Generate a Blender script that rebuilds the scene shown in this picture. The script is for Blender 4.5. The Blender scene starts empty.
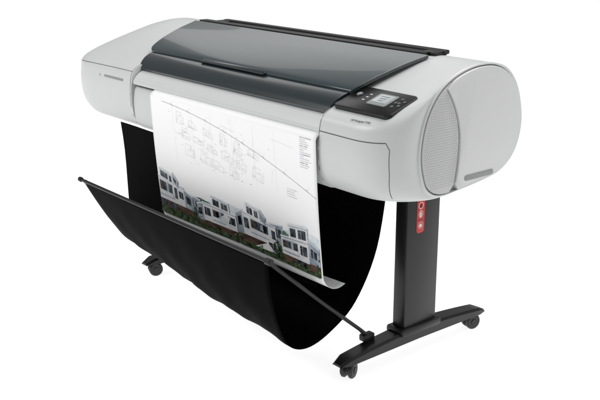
import bpy, bmesh, math, random
from mathutils import Vector, Matrix
random.seed(4)
sc=bpy.context.scene; COL=sc.collection
sc.view_settings.view_transform='Standard'; sc.view_settings.look='None'; sc.view_settings.exposure=0
# ------------------------------------------------------------ materials
def mat(name,col,rough=.5,metal=0,emit=None,es=0,bump=0,bscale=300,var=0,coat=0,spec=.5):
    m=bpy.data.materials.new(name); m.use_nodes=True; nt=m.node_tree; b=nt.nodes['Principled BSDF']
    b.inputs['Base Color'].default_value=(*col,1); b.inputs['Roughness'].default_value=rough
    b.inputs['Metallic'].default_value=metal; b.inputs['Specular IOR Level'].default_value=spec
    b.inputs['Coat Weight'].default_value=coat
    if emit: b.inputs['Emission Color'].default_value=(*emit,1); b.inputs['Emission Strength'].default_value=es
    tc=nt.nodes.new('ShaderNodeTexCoord')
    if bump:
        n=nt.nodes.new('ShaderNodeTexNoise'); n.inputs['Scale'].default_value=bscale; n.inputs['Detail'].default_value=3
        bp=nt.nodes.new('ShaderNodeBump'); bp.inputs['Strength'].default_value=bump; bp.inputs['Distance'].default_value=.001
        nt.links.new(tc.outputs['Object'],n.inputs['Vector']); nt.links.new(n.outputs['Fac'],bp.inputs['Height']); nt.links.new(bp.outputs['Normal'],b.inputs['Normal'])
    if var:
        n=nt.nodes.new('ShaderNodeTexNoise'); n.inputs['Scale'].default_value=6; n.inputs['Detail'].default_value=4
        r=nt.nodes.new('ShaderNodeValToRGB')
        r.color_ramp.elements[0].position=.3; r.color_ramp.elements[1].position=.7
        r.color_ramp.elements[0].color=(*[c*(1-var) for c in col],1); r.color_ramp.elements[1].color=(*[min(1,c*(1+var)) for c in col],1)
        nt.links.new(tc.outputs['Object'],n.inputs['Vector']); nt.links.new(n.outputs['Fac'],r.inputs['Fac']); nt.links.new(r.outputs['Color'],b.inputs['Base Color'])
    return m
WHT=mat('pale_grey_plastic',(.53,.54,.54),.38,bump=.08,bscale=900,var=.015)
WHT2=mat('pale_grey_plastic_end',(.545,.552,.552),.34,bump=.06,bscale=900,var=.01)
GRY=mat('mid_grey_plastic',(.24,.25,.25),.5)
BTN=mat('button_grey',(.10,.105,.11),.45)
LGR=mat('dimpled_grey_plastic',(.455,.46,.46),.5)
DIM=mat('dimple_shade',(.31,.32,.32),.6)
SEAM=mat('seam_shadow_grey',(.06,.06,.06),.8)
LID=mat('slate_smoked_lid',(.020,.033,.038),.24,coat=.35)
LID2=mat('dark_slate_window',(.010,.017,.020),.26,coat=.3)
BLK=mat('black_plastic',(.010,.010,.010),.42,spec=.35)
PNL=mat('panel_black_gloss',(.006,.006,.007),.30,spec=.3)
MET=mat('black_painted_steel',(.008,.008,.009),.36,bump=.1,bscale=700,spec=.4)
FAB=mat('black_fabric',(.0018,.0018,.002),.7,bump=.25,bscale=500,spec=.03)
RUB=mat('caster_rubber',(.014,.014,.015),.5)
PAP=mat('white_paper',(.84,.84,.85),.55,var=.004)
INK=mat('printed_ink',(.13,.13,.14),.7)
INKL=mat('printed_ink_light',(.46,.46,.48),.7)
RED=mat('red_sticker',(.42,.012,.010),.4)
STW=mat('white_print',(.8,.8,.8),.5)
STP=mat('label_outline_print',(.70,.55,.53),.5)
# ------------------------------------------------------------ object helpers
def link(name,me,parent=None,mats=(),smooth=None):
    o=bpy.data.objects.new(name,me); COL.objects.link(o)
    for m in mats: me.materials.append(m)
    if parent: o.parent=parent
    if smooth is not None:
        for p in me.polygons: p.use_smooth=True
        if smooth<180:
            bm=bmesh.new(); bm.from_mesh(me)
            for e in bm.edges:
                if len(e.link_faces)==2 and e.calc_face_angle(0)>math.radians(smooth): e.smooth=False
            bm.to_mesh(me); bm.free()
    return o
def from_bm(name,bm,parent,m,smooth=30):
    bmesh.ops.recalc_face_normals(bm,faces=bm.faces)
    me=bpy.data.meshes.new(name); bm.to_mesh(me); bm.free()
    return link(name,me,parent,m if isinstance(m,(list,tuple)) else [m],smooth)
def grid_bm(bm,rows,closed=False,mi=0):
    vs=[[bm.verts.new(p) for p in r] for r in rows]
    for a,b in zip(vs[:-1],vs[1:]):
        n=len(a)
        for i in range(n if closed else n-1):
            j=(i+1)%n
            f=bm.faces.new((a[i],a[j],b[j],b[i])); f.material_index=mi
    return vs
def box(bm,c,s,bev=0,rot=None,seg=2):
    r=bmesh.ops.create_cube(bm,size=1); vs=r['verts']
    for v in vs: v.co=Vector((v.co.x*s[0],v.co.y*s[1],v.co.z*s[2]))
    if bev:
        es=list({e for v in vs for e in v.link_edges})
        rb=bmesh.ops.bevel(bm,geom=es,offset=bev,segments=seg,affect='EDGES',profile=.5)
        vs=list({v for f in rb['faces'] for v in f.verts}|{v for v in vs if v.is_valid})
    for v in vs:
        co=v.co
        if rot: co=rot@co
        v.co=co+Vector(c)
    return vs
def tube(bm,pts,r,n=12,cap=True):
    pts=[Vector(p) for p in pts]; rows=[]
    up=Vector((0,0,1))
    for i,p in enumerate(pts):
        d=(pts[min(i+1,len(pts)-1)]-pts[max(i-1,0)]).normalized()
        a=d.cross(up)
        if a.length<.1: a=d.cross(Vector((0,1,0)))
        a.normalize(); b=d.cross(a)
        rr=r[i] if isinstance(r,(list,tuple)) else r
        rows.append([p+a*math.cos(2*math.pi*k/n)*rr+b*math.sin(2*math.pi*k/n)*rr for k in range(n)])
    vs=grid_bm(bm,rows,True)
    if cap: bm.faces.new(vs[0]); bm.faces.new(list(reversed(vs[-1])))
def cyl(bm,c,axis,r,h,n=32,bev=0):
    axis=Vector(axis).normalized()
    prof=[(r-bev,-h/2),(r,-h/2+bev),(r,h/2-bev),(r-bev,h/2)] if bev else [(r,-h/2),(r,h/2)]
    q=axis.to_track_quat('Z','Y')
    rows=[[Vector(c)+q@Vector((rr*math.cos(2*math.pi*k/n),rr*math.sin(2*math.pi*k/n),z)) for k in range(n)] for rr,z in prof]
    vs=grid_bm(bm,rows,True); bm.faces.new(vs[0]); bm.faces.new(list(reversed(vs[-1])))
def rrect(w,h,r,n=6):
    out=[]
    for cx,cy,a0 in ((w/2-r,h/2-r,0),(-w/2+r,h/2-r,90),(-w/2+r,-h/2+r,180),(w/2-r,-h/2+r,270)):
        for k in range(n+1):
            a=math.radians(a0+90*k/n); out.append((cx+r*math.cos(a),cy+r*math.sin(a)))
    return out
def plate(bm,outline,M4,z0,z1,bev=.0015,mi=0):
    n=len(outline); cx=sum(p[0] for p in outline)/n; cy=sum(p[1] for p in outline)/n
    def ring(z,ins):
        r=[]
        for x,y in outline:
            d=Vector((cx-x,cy-y)); L=d.length or 1; d=d/L*ins
            r.append(M4@Vector((x+d.x,y+d.y,z)))
        return r
    vs=grid_bm(bm,[ring(z0,0),ring(z1-bev,0),ring(z1-bev*.3,bev*.4),ring(z1,bev*1.2)],True,mi)
    f=bm.faces.new(vs[-1]); f.material_index=mi; f=bm.faces.new(list(reversed(vs[0]))); f.material_index=mi
def text_obj(name,s,size,M4,parent,m,ext=.0003,align='CENTER'):
    cu=bpy.data.curves.new(name,'FONT'); cu.body=s; cu.size=size; cu.extrude=ext; cu.align_x=align; cu.align_y='CENTER'
    t=bpy.data.objects.new(name+'_tmp',cu); COL.objects.link(t)
    bpy.context.view_layer.update()
    me=bpy.data.meshes.new_from_object(t.evaluated_get(bpy.context.evaluated_depsgraph_get()))
    bpy.data.objects.remove(t); me.transform(M4); me.materials.clear()
    return link(name,me,parent,[m])
# ------------------------------------------------------------ things
printer=bpy.data.objects.new('large_format_printer',None); COL.objects.link(printer)
printer['label']='wide pale grey floor-standing plotter with slate lid on black wheeled stand with fabric basket'
printer['category']='printer'
# ------------------------------------------------------------ housing surface
MP=[(-.36,.692),(-.43,.703),(-.468,.745),(-.480,.82),(-.476,.885),(-.460,.930),(-.40,.957),(-.30,.988),(-.18,1.027),(-.06,1.063),(.02,1.070),(.08,1.05),(.125,.99),(.14,.90),(.13,.82),(.09,.755),(.02,.71),(-.10,.692),(-.23,.690)]
CPR=[(-.262,.702),(-.322,.728),(-.348,.78),(-.358,.84),(-.352,.90),(-.333,.958),(-.298,1.01),(-.250,1.047),(-.185,1.073),(-.11,1.086),(-.03,1.081),(.035,1.050),(.085,.99),(.112,.91),(.108,.84),(.08,.78),(.03,.742),(-.04,.725),(-.15,.710)]
CPL=[(-.33,.722),(-.39,.735),(-.425,.775),(-.438,.83),(-.436,.885),(-.425,.926),(-.375,.955),(-.29,.984),(-.19,1.012),(-.10,1.032),(-.02,1.034),(.04,1.012),(.08,.965),(.095,.90),(.09,.83),(.06,.77),(.01,.735),(-.09,.718),(-.21,.716)]
NPT=len(MP)
def crom(P,p):
    n=len(P); i=int(math.floor(p)); t=p-i
    a,b,c,d=[P[(i+k)%n] for k in (-1,0,1,2)]
    return tuple(.5*(2*b[j]+(c[j]-a[j])*t+(2*a[j]-5*b[j]+4*c[j]-d[j])*t*t+(3*b[j]-a[j]-3*c[j]+d[j])*t**3) for j in (0,1))
X0R,X1R=.78,.938; X0L,X1L=-.80,-.938
def w_of(x):
    if x>0: u=(x-X0R)/(X1R-X0R); e=2.2
    else: u=(x-X0L)/(X1L-X0L); e=1.7
    u=min(max(u,0),1)
    return 1-(1-u**e)**(1/e)
def S0(x,p):
    w=w_of(x); a=crom(MP,p); b=crom(CPR if x>0 else CPL,p)
    return Vector((x,a[0]*(1-w)+b[0]*w,a[1]*(1-w)+b[1]*w))
def frame(x,p):
    e=1e-3; xx=min(max(x,X1L+2*e),X1R-2*e)
    du=(S0(xx+e,p)-S0(xx-e,p)).normalized(); dp=(S0(xx,p+.02)-S0(xx,p-.02)).normalized()
    n=du.cross(dp).normalized()
    return S0(x,p),du,n.cross(du).normalized(),n
SG=1 if frame(.7,3)[3].y<0 else -1
def S(x,p,off=0):
    o,a,b,n=frame(x,p); return o+n*off*SG
def local(x,p,off=0):
    o,a,b,n=frame(x,p); n=n*SG; a=a.normalized(); b=n.cross(a).normalized(); o=o+n*off
    return Matrix(((a.x,b.x,n.x,o.x),(a.y,b.y,n.y,o.y),(a.z,b.z,n.z,o.z),(0,0,0,1)))
PR=[k/6 for k in range(NPT*6)]
def end_module(name,xs,sgn,cx,cz,rim):
    bm=bmesh.new(); rows=[]
    for x in xs: rows.append([S0(x,p) for p in PR])
    X1=xs[-1]
    for dx,sc_ in rim:
        rows.append([Vector((X1+sgn*dx,cx+(q.y-cx)*sc_,cz+(q.z-cz)*sc_)) for q in [S0(X1,p) for p in PR]])
    vs=grid_bm(bm,rows,True); bm.faces.new(vs[-1]); bm.faces.new(vs[0])
    return from_bm(name,bm,printer,WHT,50)
ths=[k/20*math.pi/2 for k in range(21)]
end_module('end_cover',[.642,.70]+[X0R+(X1R-X0R)*math.sin(t) for t in ths],1,-.11,.90,((.004,.992),(.006,.982),(.006,.968),(-.008,.966)))
end_module('end_cover',[-.46,-.60,-.72]+[X0L+(X1L-X0L)*math.sin(t) for t in ths],-1,-.14,.88,((.003,.985),(.005,.965),(.006,.94)))
NP=[(-.36,.690),(-.425,.698),(-.462,.73),(-.472,.79),(-.468,.845),(-.456,.868),(-.42,.878),(-.36,.89),(-.30,.95),(-.18,1.02),(-.06,1.058),(.02,1.066),(.08,1.045),(.122,.99),(.136,.90),(.126,.82),(.088,.757),(.02,.713),(-.10,.694),(-.23,.690)]
bm=bmesh.new(); pr=[k/6 for k in range(len(NP)*6)]
prof=[crom(NP,p) for p in pr]
vs=grid_bm(bm,[[Vector((x,a,b)) for a,b in prof] for x in (-.458,0,.640)],True); bm.faces.new(vs[0]); bm.faces.new(vs[-1])
from_bm('centre_housing',bm,printer,WHT,50)
# ------------------------------------------------------------ lid
def crom2(P,p):
    n=len(P); i=min(int(p),n-2); t=p-i
    a=P[max(i-1,0)];b=P[i];c=P[i+1];d=P[min(i+2,n-1)]
    return tuple(.5*(2*b[j]+(c[j]-a[j])*t+(2*a[j]-5*b[j]+4*c[j]-d[j])*t*t+(3*b[j]-a[j]-3*c[j]+d[j])*t**3) for j in (0,1))
def sheet(name,prof,xl,xr,th,m,n=8,bev=.002,parent=None):
    bm=bmesh.new(); top=[];bot=[]
    P=[crom2(prof,k/6) for k in range((len(prof)-1)*6+1)]
    N=len(P)
    for k,(y,z) in enumerate(P):
        t=k/(N-1); a=xl(t); b=xr(t)
        top.append([Vector((a+(b-a)*i/n,y,z)) for i in range(n+1)])
        bot.append([Vector((a+(b-a)*i/n,y+.002,z-th)) for i in range(n+1)])
    v1=grid_bm(bm,top); v2=grid_bm(bm,bot)
    for A,B in ((v1[0],v2[0]),(v1[-1],v2[-1]),([r[0] for r in v1],[r[0] for r in v2]),([r[-1] for r in v1],[r[-1] for r in v2])):
        for i in range(len(A)-1): bm.faces.new((A[i],A[i+1],B[i+1],B[i]))
    o=from_bm(name,bm,parent or printer,m,35)
    if bev:
        b=o.modifiers.new('bevel','BEVEL'); b.width=bev; b.segments=3; b.limit_method='ANGLE'; b.angle_limit=math.radians(50)
    return o
lid=sheet('top_lid',[(-.055,1.079),(-.16,1.057),(-.26,1.029),(-.330,1.004),(-.350,.992)],lambda t:-.635+.13*t,lambda t:.690-.045*t,.012,LID)
sheet('front_window',[(-.320,.990),(-.36,.984),(-.395,.972),(-.420,.954),(-.432,.936)],lambda t:-.515+.05*t,lambda t:.636,.010,LID2)
sheet('output_guide',[(-.38,.938),(-.425,.928),(-.452,.913),(-.468,.895),(-.472,.886)],lambda t:-.455,lambda t:.639,.008,WHT,bev=.0015)
bm=bmesh.new()
box(bm,(.035,-.352,.993),(.375,.020,.008),.003,Matrix.Rotation(math.radians(24),3,'X'))
from_bm('lid_handle',bm,lid,LID2)
bm=bmesh.new(); box(bm,(.075,.034,1.079),(1.23,.026,.014),.004); box(bm,(.02,-.026,1.079),(1.28,.040,.007),.002)
for x in (-.52,.655): box(bm,(x,.012,1.0755),(.06,.060,.015),.004)
from_bm('rear_rail',bm,printer,BLK)
# ------------------------------------------------------------ seams
def ribbon(bm,path,w,off=.0006,mi=0):
    pts=path; out=[]
    for i in range(len(pts)-1):
        for k in range(6 if i<len(pts)-2 else 7):
            t=k/6; out.append((pts[i][0]*(1-t)+pts[i+1][0]*t,pts[i][1]*(1-t)+pts[i+1][1]*t))
    P=[S(x,p,off) for x,p in out]; Nn=[(S(x,p,off+.01)-S(x,p,off)).normalized() for x,p in out]
    A=[];B=[]
    for i in range(len(P)):
        d=(P[min(i+1,len(P)-1)]-P[max(i-1,0)]).normalized(); s=d.cross(Nn[i]).normalized()*w/2
        A.append(P[i]+s); B.append(P[i]-s)
    grid_bm(bm,[A,B],mi=mi)
bm=bmesh.new()
ribbon(bm,[(.646,4.0),(.80,3.98),(.895,3.95)],.0026)
ribbon(bm,[(.895,3.95),(.905,3.6),(.905,2.5),(.895,1.2)],.0018)
ribbon(bm,[(.646,5.9),(.646,4.0),(.646,.6)],.0020)
from_bm('ink_door_seam',bm,printer,SEAM)
bm=bmesh.new()
ribbon(bm,[(-.47,4.85),(-.60,4.85),(-.80,4.8),(-.93,4.7)],.0022)
ribbon(bm,[(-.468,6.0),(-.468,4.35),(-.468,1)],.0024)
from_bm('left_cover_seam',bm,printer,SEAM)
bm=bmesh.new(); plate(bm,rrect(.15,.009,.003),local(-.60,4.0),-.002,.0012,.0005); from_bm('cover_slot',bm,printer,GRY)
# ------------------------------------------------------------ right end
XE=X1R+.004
CY,CZ=-.11,.90
def arc_y(z): return -.188-.075*max(0,(z-.86)/.18)**2-.012*max(0,(.86-z)/.12)**2
cpts=[crom(CPR,p) for p in PR]
def inset(k): return [(CY+(y-CY)*k,CZ+(z-CZ)*k) for y,z in cpts]
M_end=Matrix(((0,0,1,XE),(1,0,0,0),(0,1,0,0),(0,0,0,1)))
O=inset(.950)
Dp=[q for q in O if q[0]>arc_y(q[1])+.004 and not (q[0]<-.23)]
Sp=[q for q in O if q[0]<arc_y(q[1])-.004 or q[0]<-.23]
Sp1=[q for q in O[len(O)-12:] if q in Sp]+[q for q in O[:len(O)-12] if q in Sp]
ztop=Sp1[-1][1]; zbot=Sp1[0][1]
arcS=[(arc_y(ztop+(zbot-ztop)*k/16)-.002,ztop+(zbot-ztop)*k/16) for k in range(1,16)]
zt2=Dp[0][1] if Dp[0][1]>.9 else max(Dp,key=lambda q:(q[1]>.9,-q[0]))[1]
zb2=Dp[-1][1]
arcD=[(arc_y(zb2+(zt2-zb2)*k/16)+.002,zb2+(zt2-zb2)*k/16) for k in range(1,16)]
bm=bmesh.new(); plate(bm,Dp+arcD,M_end,-.012,.010,.004); from_bm('side_panel',bm,printer,WHT2,28)
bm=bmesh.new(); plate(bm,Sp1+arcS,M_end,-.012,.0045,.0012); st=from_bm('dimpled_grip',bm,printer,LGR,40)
def front_y(z): return min(Sp1,key=lambda q:abs(q[1]-z))[0]
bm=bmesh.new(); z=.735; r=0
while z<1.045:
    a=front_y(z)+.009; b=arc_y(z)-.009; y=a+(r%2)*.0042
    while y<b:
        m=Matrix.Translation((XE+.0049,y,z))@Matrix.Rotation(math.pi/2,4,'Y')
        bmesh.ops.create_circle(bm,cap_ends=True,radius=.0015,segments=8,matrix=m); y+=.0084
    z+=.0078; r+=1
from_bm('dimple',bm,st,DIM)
bm=bmesh.new(); plate(bm,rrect(.135,.017,.008),Matrix.Translation((0,-.095,.745))@M_end,-.004,.0115,.001)
from_bm('carry_handle',bm,printer,GRY)
# ------------------------------------------------------------ control panel
o0=S0(.765,6.45); a=Vector((1,0,0)); b=(S0(.72,7.2)-S0(.72,5.8)).normalized(); n=a.cross(b).normalized()
def PM(dx=0,dy=0):
    o=o0+a*dx+b*dy
    return Matrix(((a.x,b.x,n.x,o.x),(a.y,b.y,n.y,o.y),(a.z,b.z,n.z,o.z),(0,0,0,1)))
bm=bmesh.new(); plate(bm,rrect(.235,.140,.020),PM(),-.035,.010,.002); cp=from_bm('control_panel',bm,printer,PNL,40)
bm=bmesh.new(); plate(bm,rrect(.078,.068,.005),PM(.022,.010),.008,.0125,.001); from_bm('screen_bezel',bm,cp,GRY,40)
bm=bmesh.new(); plate(bm,rrect(.060,.046,.002),PM(.022,.014),.010,.0135,.0005); scn=from_bm('screen',bm,cp,mat('lit_screen',(.30,.33,.33),.25,emit=(.5,.55,.55),es=.22),40)
bm=bmesh.new()
for k in range(3): plate(bm,rrect(.034-.006*k,.003,.001),PM(.020,.026-.012*k),.012,.0138,.0002)
from_bm('screen_menu',bm,scn,INK)
for dx,dy in ((.082,.034),(.076,.010),(.082,-.014),(.100,.022),(.100,-.004),(.089,.010)):
    bm=bmesh.new(); cyl(bm,PM(dx,dy)@Vector((0,0,.0105)),n,.0052,.004,20,.001); from_bm('button',bm,cp,BTN)
bm=bmesh.new(); cyl(bm,PM(-.085,.02)@Vector((0,0,.0105)),n,.011,.004,28,.001); pb=from_bm('power_button',bm,cp,BTN)
bm=bmesh.new(); Mp=PM(-.085,.02)
arc=[math.radians(120+300*k/20) for k in range(21)]
grid_bm(bm,[[Mp@Vector((.0055*math.cos(t),.0055*math.sin(t),.0129)) for t in arc],[Mp@Vector((.0042*math.cos(t),.0042*math.sin(t),.0129)) for t in arc]])
plate(bm,[(-.0007,.001),(.0007,.001),(.0007,.007),(-.0007,.007)],Mp,.012,.013,.0001)
from_bm('power_symbol',bm,cp,STW)
bm=bmesh.new()
for k in range(3): plate(bm,rrect(.010,.003,.001),PM(-.045,.030-.018*k),.009,.0108,.0003)
from_bm('status_mark',bm,cp,STW)
text_obj('panel_lettering','HP Designjet T790',.0098,local(.80,5.15,.0012),printer,INK)
text_obj('cover_lettering','hp',.013,local(-.71,4.0,.0012),printer,INKL)
# ------------------------------------------------------------ stand
def stand_side(sx):
    bm=bmesh.new()
    box(bm,(sx,0,.385),(.060,.165,.60),.010)
    box(bm,(sx,0,.678),(.085,.24,.03),.006)
    box(bm,(sx,0,.105),(.085,.20,.03),.01)
    col=from_bm('stand_column',bm,printer,MET)
    bm=bmesh.new(); rows=[]
    for k in range(21):
        t=-1+k/10; y=t*.37; top=.108-.030*abs(t)**1.6; bot=.064-.008*abs(t); hw=.036-.006*abs(t)
        if abs(t)==1: top-=.012; hw-=.008; bot+=.004
        r=.008
        rows.append([Vector((sx+dx,y,z)) for dx,z in ((-hw,bot),(-hw,top-r),(-hw+r,top),(hw-r,top),(hw,top-r),(hw,bot))])
    vs=grid_bm(bm,rows,True); bm.faces.new(vs[0]); bm.faces.new(list(reversed(vs[-1])))
    foot=from_bm('stand_foot',bm,printer,MET,40)
    return col,foot
def caster(foot,x,y,ang):
    R=Matrix.Rotation(math.radians(ang),3,'Z')
    ax=R@Vector((1,0,0)); c=Vector((x,y,.030))
    bm=bmesh.new()
    for s in (-1,1): cyl(bm,c+ax*s*.014,ax,.030,.018,32,.005)
    for s in (-1,1): cyl(bm,c+ax*s*.0235,ax,.012,.004,20,.001)
    from_bm('caster',bm,foot,RUB,40)
    bm=bmesh.new(); cyl(bm,(x,y,.058),(0,0,1),.012,.02,16)
    rows=[]
    for k in range(9):
        t=math.radians(10+k*20); d=R@Vector((0,math.cos(t)*.034,0)); z=math.sin(t)*.034
        rows.append([c+ax*s+Vector((d.x,d.y,z)) for s in (-.006,.006)])
    grid_bm(bm,rows)
    from_bm('caster_hood',bm,foot,BLK,60)
for sx in (.62,-.62):
    col,foot=stand_side(sx)
    if sx>0:
        Ml=Matrix(((0,0,1,.6505),(1,0,0,-.020),(0,1,0,.526),(0,0,0,1)))
        bm=bmesh.new(); plate(bm,rrect(.038,.128,.012),Ml,-.001,.0012,.0004); lab=from_bm('warning_label',bm,col,RED)
        bm=bmesh.new()
        A=[2*math.pi*t/24 for t in range(24)]
        for dz,r0,r1,st_ in ((.034,.0125,.0100,1.0),(.004,.0105,.0085,1.25),(-.036,.0125,.0112,1.0)):
            grid_bm(bm,[[Ml@Vector((r0*math.cos(t),dz+st_*r0*math.sin(t),.0016)) for t in A],[Ml@Vector((r1*math.cos(t),dz+st_*r1*math.sin(t),.0016)) for t in A]],True,0)
        plate(bm,[(0,.042),(.006,.028),(-.006,.028)],Ml,.001,.0017,.0002,1)
        plate(bm,[(-.004,-.004),(.002,-.006),(.005,.006),(0,.013),(-.005,.008)],Ml,.001,.0017,.0002,0)
        plate(bm,[(-.007,-.043),(.006,-.043),(.007,-.036),(.002,-.030),(-.006,-.031)],Ml,.001,.0017,.0002,0)
        plate(bm,[(-.012,-.019),(.012,-.019),(.012,-.017),(-.012,-.017)],Ml,.001,.0017,.0002,1)
        from_bm('label_symbol',bm,lab,[STP,PNL])
    caster(foot,sx,-.315,25 if sx>0 else -20); caster(foot,sx,.315,-15)
bm=bmesh.new(); box(bm,(0,.02,.668),(1.20,.08,.04),.006); from_bm('cross_beam',bm,printer,MET)
# ------------------------------------------------------------ catch basket
LP=[(-.63,.48),(-.578,.385),(-.520,.290),(-.455,.210),(-.37,.158),(-.27,.170),(-.18,.25),(-.13,.42),(-.11,.68)]
RP=[(-.63,.48),(-.618,.360),(-.592,.250),(-.545,.172),(-.465,.145),(-.370,.170),(-.255,.250),(-.160,.42),(-.11,.68)]
bm=bmesh.new(); rows=[]
NX=48
for i in range(NX+1):
    s=i/NX; x=-.612+1.197*s; row=[]
    for k in range(8*6+1):
        q=k/6; a_=crom2(LP,q); c_=crom2(RP,q); y=a_[0]*(1-s)+c_[0]*s; z=a_[1]*(1-s)+c_[1]*s
        sag=math.sin(math.pi*s)*math.sin(math.pi*min(q/8,1))
        z-=.010*sag; fold=(.0035*math.sin(s*11+q*1.5)+.0022*math.sin(s*31-q*2.2)+.0010*math.sin(s*67+q*3))*math.sin(math.pi*q/8)
        row.append(Vector((x,y+fold,z+fold*.5)))
    rows.append(row)
grid_bm(bm,rows); bk=from_bm('catch_basket',bm,printer,FAB,180)
md=bk.modifiers.new('th','SOLIDIFY'); md.thickness=.002
bm=bmesh.new(); tube(bm,[(-.635,-.63,.485),(.585,-.63,.485)],.0065,16)
cyl(bm,(-.637,-.63,.485),(1,0,0),.010,.02,20,.003); cyl(bm,(.590,-.63,.485),(1,0,0),.0115,.028,20,.003)
from_bm('front_rod',bm,bk,BLK)
for x in (.592,-.600):
    bm=bmesh.new(); tube(bm,[(x,-.63,.485),(x,-.60,.455),(x,-.40,.28),(x,-.24,.145),(x,-.205,.11)],[.008,.0068,.0068,.0068,.009],14)
    box(bm,(x,-.205,.108),(.03,.05,.025),.005)
    from_bm('stay_arm',bm,bk,BLK)
bm=bmesh.new()
rows=[[Vector((-.62+1.20*i/20,-.445+.02*math.sin(k/6*1.6)+.002*math.sin(i*1.1+k),.70-.36*k/6)) for i in range(21)] for k in range(7)]
grid_bm(bm,rows); from_bm('deflector_flap',bm,bk,FAB,180)
# ------------------------------------------------------------ printed sheet
sheet_root=bpy.data.objects.new('printed_sheet',None); COL.objects.link(sheet_root)
sheet_root['label']='wide white sheet printed with line drawing and house photos, hanging from plotter into basket'
sheet_root['category']='print'
PX0,PX1=-.30,.648
def bow(x,z):
    t=min(max((x-PX0)/(PX1-PX0),0),1); v=min(max((.86-z)/.45,0),1)
    return -.010*math.sin(math.pi*v)*(.5+.5*math.sin(math.pi*t))-.004*math.sin(2.2*math.pi*t+.6)*v
def py(z): return -.492+(.86-z)/.45*.038
Prof=[(-.42,.8815),(-.44,.8810),(-.462,.8795),(-.482,.871),(-.4905,.86)]
Prof+=[(py(z),z) for z in (.84,.75,.65,.55,.45,.41)]
Prof+=[(-.450,.390),(-.440,.372),(-.420,.355),(-.395,.347),(-.370,.350)]
bm=bmesh.new(); rows=[]
for i in range(49):
    t=i/48; x=PX0+(PX1-PX0)*t; row=[]
    for k in range((len(Prof)-1)*4+1):
        y,z=crom2(Prof,k/4); v=max(0,(k/4-10)/5)
        row.append(Vector((x+.006*v*v*math.sin(3*t),y+bow(x,z)-.010*v*math.sin(5*t),z+v*v*(.010*t*t+.006*math.sin(7*t)))))
    rows.append(row)
grid_bm(bm,rows); pp=from_bm('paper',bm,sheet_root,PAP,180)
md=pp.modifiers.new('th','SOLIDIFY'); md.thickness=.0006; md.offset=1
def pv(x,z,off): return Vector((x,py(z)+bow(x,z)-.0014-off,z))
def poly(bm,pts,off,mi):
    f=bm.faces.new([bm.verts.new(pv(x,z,off)) for x,z in pts]); f.material_index=mi
def strip_poly(bm,low,top,off,mi):
    for (a0,b0),(a1,b1),(c0,d0),(c1,d1) in zip(low[:-1],low[1:],top[:-1],top[1:]):
        poly(bm,[(a0,b0),(a1,b1),(c1,d1),(c0,d0)],off,mi)
def noisy(name,c1,c2,scale,st=None,lo=.36,hi=.64):
    m=bpy.data.materials.new(name); m.use_nodes=True; nt=m.node_tree; b=nt.nodes['Principled BSDF']; b.inputs['Roughness'].default_value=.45
    tc=nt.nodes.new('ShaderNodeTexCoord'); n_=nt.nodes.new('ShaderNodeTexNoise'); n_.inputs['Scale'].default_value=scale; n_.inputs['Detail'].default_value=8; n_.inputs['Roughness'].default_value=.65
    r=nt.nodes.new('ShaderNodeValToRGB'); r.color_ramp.elements[0].position=lo; r.color_ramp.elements[1].position=hi
    r.color_ramp.elements[0].color=(*c1,1); r.color_ramp.elements[1].color=(*c2,1)
    v=tc.outputs['Object']
    if st:
        mp=nt.nodes.new('ShaderNodeMapping'); mp.inputs['Scale'].default_value=st; nt.links.new(v,mp.inputs['Vector']); v=mp.outputs['Vector']
    nt.links.new(v,n_.inputs['Vector']); nt.links.new(n_.outputs['Fac'],r.inputs['Fac']); nt.links.new(r.outputs['Color'],b.inputs['Base Color']); return m
PM_=[noisy('print_hill',(.03,.09,.07),(.15,.25,.19),60),noisy('print_white_wall',(.60,.63,.67),(.83,.83,.83),18),
     noisy('print_shade',(.20,.24,.30),(.44,.48,.53),26),noisy('print_window',(.002,.003,.005),(.12,.15,.18),50,(1,1,.5),.42,.68),
     noisy('print_wood',(.035,.022,.017),(.14,.09,.065),45,(.5,1,2)),noisy('print_ground',(.008,.018,.010),(.09,.13,.06),60),
     noisy('print_tree',(.003,.012,.008),(.04,.085,.035),120),noisy('print_haze',(.50,.61,.65),(.76,.80,.82),20),noisy('print_leaf',(.04,.10,.025),(.16,.27,.07),140)]
HILL,WW,SH,WN,BR,LW,TR,HZ,LF=range(9)
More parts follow.
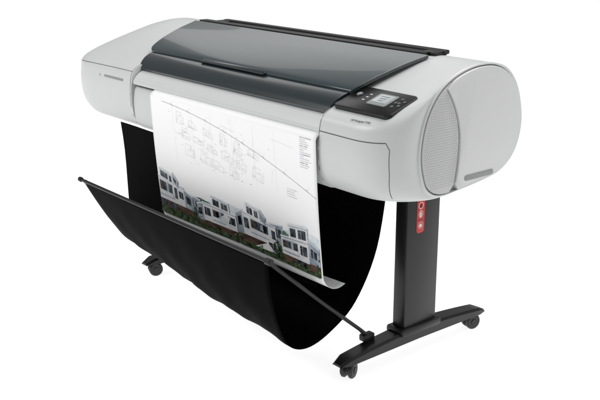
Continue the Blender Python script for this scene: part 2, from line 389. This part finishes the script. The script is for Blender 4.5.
def photo(x0,w,seed):
    rd=random.Random(seed); bm=bmesh.new(); base=.402
    def cl(t,z): return (x0+w*min(max(t,0),1),max(base,z))
    def P(pts,off,mi): poly(bm,[cl(t,z) for t,z in pts],off,mi)
    def band(f0,f1,off,mi,n=50): strip_poly(bm,[cl(k/n,f0(k/n)) for k in range(n+1)],[cl(k/n,f1(k/n)) for k in range(n+1)],off,mi)
    ph=seed*1.7; rn=[rd.random() for _ in range(200)]
    band(lambda t:base,lambda t:.524+.014*math.sin(t*6.5+ph)+.003*math.sin(t*35),.0002,HZ)
    band(lambda t:base,lambda t:.504+.014*math.sin(t*9+ph+1)+.006*rn[int(t*50)],.0004,HILL)
    band(lambda t:base,lambda t:.440+.008*math.sin(t*11+ph),.0006,LW)
    VS=1.18
    def face(a,b,z0,z1,sa,o,m,items):
        z0=base+(z0-base)*VS; z1=base+(z1-base)*VS
        def f(t,z): return z+(z-.440)*sa*(t-a)/(b-a)
        def q(t0,t1,y0,y1,oo,mm): P([(t0,f(t0,y0)),(t1,f(t1,y0)),(t1,f(t1,y1)),(t0,f(t0,y1))],oo,mm)
        q(a,b,z0,z1,o,m); q(a-.004,b+.004,z1-.001,z1+.004,o+.00020,WW)
        if m==WW: q(a,b,z1-.0042,z1-.001,o+.00010,SH)
        for u0,u1,v0,v1,kind in items:
            t0=a+(b-a)*u0;t1=a+(b-a)*u1;y0=z0+(z1-z0)*v0;y1=z0+(z1-z0)*v1
            if kind=='w':
                q(t0,t1,y0,y1,o+.00025,WN); tm=t0+(t1-t0)*(.35+.3*rd.random()); q(tm-.0014,tm+.0014,y0,y1,o+.00045,WW)
                ym=y0+(y1-y0)*.7; q(t0,tm,ym,ym+.0010,o+.00045,SH)
            elif kind=='d': q(t0,t1,y0,y1,o+.00025,WN)
            elif kind=='r':
                q(t0,t1,y0,y1,o+.00025,WN); q(t0+(t1-t0)*.55,t0+(t1-t0)*.72,y0,y1,o+.00035,SH); q(t0,t0+(t1-t0)*.22,y0,y1-.006,o+.00035,BR)
                q(t0-.010,t1+.010,y0-.002,y0+(y1-y0)*.28,o+.00055,WW); q(t0-.010,t1+.010,y0-.006,y0-.002,o+.00055,SH)
                q(t0-.004,t1+.004,y1-.003,y1,o+.00050,SH)
            elif kind=='b': q(t0,t1,y0,y1,o+.00025,BR)
            elif kind=='s': q(t0,t1,y0,y1,o+.00025,SH)
    if seed==1:
        face(.40,.57,.450,.500,-.1,.0010,SH,[(.15,.45,.35,.8,'w'),(.6,.9,.35,.8,'d')])
        face(.00,.36,.424,.526,-.14,.0016,WW,[(0,1,0,.26,'b'),(.05,.24,.03,.24,'d'),(.40,.62,.03,.24,'d'),(.05,.54,.44,.90,'r'),(.63,.73,.46,.86,'d'),(.80,.96,.54,.80,'w')])
        face(.36,.47,.424,.508,-.22,.0016,SH,[(0,1,0,.30,'b'),(.2,.75,.50,.84,'d')])
        face(.03,.22,.524,.556,-.10,.0024,WW,[(.08,.64,.15,.80,'w'),(.74,.92,.10,.80,'d')])
        face(.22,.29,.524,.553,-.20,.0024,SH,[(.2,.7,.3,.7,'d')])
        face(.52,.60,.414,.480,.20,.0018,SH,[(.2,.75,.5,.8,'d'),(0,1,0,.26,'b')])
        face(.60,1.0,.414,.492,-.10,.0018,WW,[(0,1,0,.26,'b'),(.06,.26,.03,.24,'d'),(.62,.88,.03,.24,'d'),(.04,.22,.50,.84,'w'),(.30,.64,.44,.88,'r'),(.74,.96,.50,.84,'w')])
        face(.72,.93,.490,.524,-.08,.0026,WW,[(.08,.44,.18,.80,'d'),(.56,.92,.18,.80,'w')])
    else:
        face(.40,.58,.450,.505,.1,.0010,SH,[(.15,.40,.35,.8,'d'),(.5,.9,.35,.8,'w')])
        face(.00,.08,.414,.500,.24,.0016,SH,[(.2,.8,.55,.85,'d'),(0,1,0,.28,'b')])
        face(.08,.50,.414,.512,-.16,.0016,WW,[(0,.7,0,.27,'b'),(.08,.26,.03,.24,'d'),(.38,.56,.03,.24,'d'),(.74,.96,.06,.34,'w'),(.04,.18,.50,.84,'d'),(.25,.76,.46,.90,'r'),(.86,.97,.52,.84,'d')])
        face(.14,.31,.509,.543,-.09,.0026,WW,[(.08,.50,.15,.80,'w'),(.62,.90,.15,.80,'d')])
        face(.31,.38,.509,.538,-.2,.0026,SH,[])
        face(.56,.88,.410,.484,.16,.0018,WW,[(0,1,0,.28,'b'),(.50,.88,.03,.26,'d'),(.05,.60,.46,.88,'r'),(.70,.94,.50,.84,'w')])
        face(.88,1.0,.410,.500,-.26,.0018,SH,[(0,1,0,.26,'b'),(.2,.75,.5,.8,'w')])
        face(.66,.88,.487,.525,.10,.0026,WW,[(.10,.40,.15,.80,'d'),(.52,.92,.15,.80,'w')])
    k=0
    for (t0,z0,R0,c_) in ((.0,.43,.020,14),(.49,.430,.022,50),(.51,.46,.014,20),(1,.43,.018,16),(.34,.410,.014,16),(.16,.408,.014,14),(.68,.408,.014,14),(.86,.410,.014,14),(.28,.420,.010,14),(.77,.420,.010,14)):
        for _ in range(c_):
            k+=1; t=t0+rd.gauss(0,R0/w*.55); z=z0+rd.gauss(0,R0*.6); s=.0015+.0035*rd.random()
            P([(t+s/w*math.cos(q)*(.6+.8*rd.random()),z+s*math.sin(q)*(.6+.8*rd.random())) for q in [2*math.pi*j/7 for j in range(7)]],.0034+.000003*k,rd.choice([TR,TR,LF,TR,HILL,LW]))
    band(lambda t:base,lambda t:base+.006+.010*rn[int(t*60)+60]+.006*math.sin(t*18),.0044,LW,60)
    return from_bm('printed_photo',bm,sheet_root,PM_,None)
photo(-.298,.494,1); photo(.201,.441,5)
def line(x0,z0,x1,z1,w=.0006,mi=1):
    d=Vector((x1-x0,z1-z0)); L=d.length
    if L==0: return
    nrm=Vector((-d.y,d.x))/L*w/2; N=max(1,int(L/.03))
    for k in range(N):
        a0=x0+(x1-x0)*k/N; b0=z0+(z1-z0)*k/N; a1=x0+(x1-x0)*(k+1)/N; b1=z0+(z1-z0)*(k+1)/N
        poly(bm,[(a0+nrm.x,b0+nrm.y),(a1+nrm.x,b1+nrm.y),(a1-nrm.x,b1-nrm.y),(a0-nrm.x,b0-nrm.y)],.0003,mi)
bm=bmesh.new()
pts=[]
for k in range(41):
    t=k/40; pts.append((-.22+.862*t,.850-.045*t-.135*t*t))
for p_,q_ in zip(pts[:-1],pts[1:]): line(*p_,*q_,.0010,0)
from_bm('printed_curve',bm,sheet_root,[INK,INKL],None)
rd=random.Random(9)
bm=bmesh.new()
def rot(cx,cz,a,pts_): return [(cx+x*math.cos(a)-z*math.sin(a),cz+x*math.sin(a)+z*math.cos(a)) for x,z in pts_]
for j in range(16):
    row=j//6; cx=-.11+.085*(j%6)+.03*row+.02*rd.random(); cz=.80-.055*row-.012*(j%6)+.012*rd.random()
    an=-.10-.02*(j%6); W,H=.020+.016*rd.random(),.010+.012*rd.random()
    def seg(x0,z0,x1,z1,w=.0006):
        (p,q)=rot(cx,cz,an,[(x0,z0),(x1,z1)]); line(*p,*q,w)
    seg(-W,-H,W,-H); seg(-W,-H,-W,H); seg(-W,H,W*.3,H); seg(W*.3,H,W*.3,H*.3); seg(W*.3,H*.3,W,H*.3); seg(W,H*.3,W,-H)
    for _ in range(5):
        x=W*(rd.random()*2-1); seg(x,-H,x,H*(rd.random()*1.2-.4),.0005)
        z=H*(rd.random()*2-1)*.8; x0=-W*rd.random(); seg(x0,z,x0+W*rd.random(),z,.0005)
for _ in range(22):
    x=-.18+.62*rd.random(); z=.66+.17*rd.random(); L=.03+.10*rd.random(); a_=rd.choice((-.16,-.12,1.45,1.5,.4)); line(x,z,x+L*math.cos(a_)*.9,min(z+L*math.sin(a_)*.6,.855),.0004)
for x in (-.15,-.03,.09,.21,.33,.44): line(x,.852,x+.012,.645,.0004)
for x,z in pts[3:-1:5]: line(x-.006,z+.006,x+.008,z-.004,.0007,0); line(x,z,x+.012,z+.016,.0005)
for _ in range(40):
    x=-.18+.60*rd.random(); z=.64+.20*rd.random(); line(x,z,x+.003+.005*rd.random(),z,.0014,rd.choice((0,1,1,1)))
from_bm('printed_plan',bm,sheet_root,[INK,INKL],None)
bm=bmesh.new()
def words(x,z,e,h,mi):
    while x<e:
        q=x+.0025+.006*rd.random(); y=x
        while y<q: line(y,z,y+.0012,z+.0004*rd.choice((-1,0,1)),h*rd.choice((.6,1,1)),mi); y+=.0019
        x=q+.0022
for k in range(15): words(.572,.856-.0068*k,.572+.018+.036*rd.random(),.0026,0 if k%4==0 else 1)
for k in range(4): words(.50,.674-.008*k,.53+.02*rd.random(),.0026,1)
from_bm('printed_text',bm,sheet_root,[INK,INKL],None)
# ------------------------------------------------------------ ground
gm=mat('self_lit_white_sweep',(.5,.5,.5),.9,emit=(1,1,1),es=.86,spec=0)  # emission added so the ground stays white and shadows wash out
bm=bmesh.new(); v=[bm.verts.new(q) for q in ((-60,-60,0),(60,-60,0),(60,60,0),(-60,60,0))]; bm.faces.new(v)
g=from_bm('ground',bm,None,gm,None); g['kind']='structure'
# ------------------------------------------------------------ light
wd=bpy.data.worlds.new('World'); sc.world=wd; wd.use_nodes=True
bg=wd.node_tree.nodes['Background']; bg.inputs['Color'].default_value=(1,1,1,1); bg.inputs['Strength'].default_value=.29
def area(name,loc,tgt,size,e):
    l=bpy.data.lights.new(name,'AREA'); l.shape='RECTANGLE'; l.size=size[0]; l.size_y=size[1]; l.energy=e; l.color=(1,.997,.99)
    o=bpy.data.objects.new(name,l); COL.objects.link(o); o.location=loc
    o.rotation_euler=(Vector(tgt)-Vector(loc)).to_track_quat('-Z','Y').to_euler()
area('softbox_front',(-1.3,-3.3,3.4),(0,-.2,.8),(2.2,1.2),100)
area('softbox_top',(.9,.9,3.7),(0,0,.9),(2.4,1.4),80)
area('added_lid_reflection_light',(-3.2,2.2,3.0),(0,0,.9),(2.6,1.2),9)  # weak lamp added to give the lid a broad soft reflection
area('softbox_side',(3.8,1.6,2.2),(.8,0,.9),(.9,1.4),22)
# ------------------------------------------------------------ camera
cam=bpy.data.cameras.new('camera'); co=bpy.data.objects.new('camera',cam); COL.objects.link(co); sc.camera=co
yaw,pitch=2.4451,.2955
F=Vector((math.cos(yaw)*math.cos(pitch),math.sin(yaw)*math.cos(pitch),-math.sin(pitch)))
R=Vector((math.sin(yaw),-math.cos(yaw),0)); U=R.cross(F)
co.matrix_world=Matrix(((R.x,U.x,-F.x,2.735),(R.y,U.y,-F.y,-2.2991),(R.z,U.z,-F.z,1.5112),(0,0,0,1)))
cam.sensor_width=36; cam.lens=943.2/600*36; cam.clip_end=300; cam.clip_start=.05
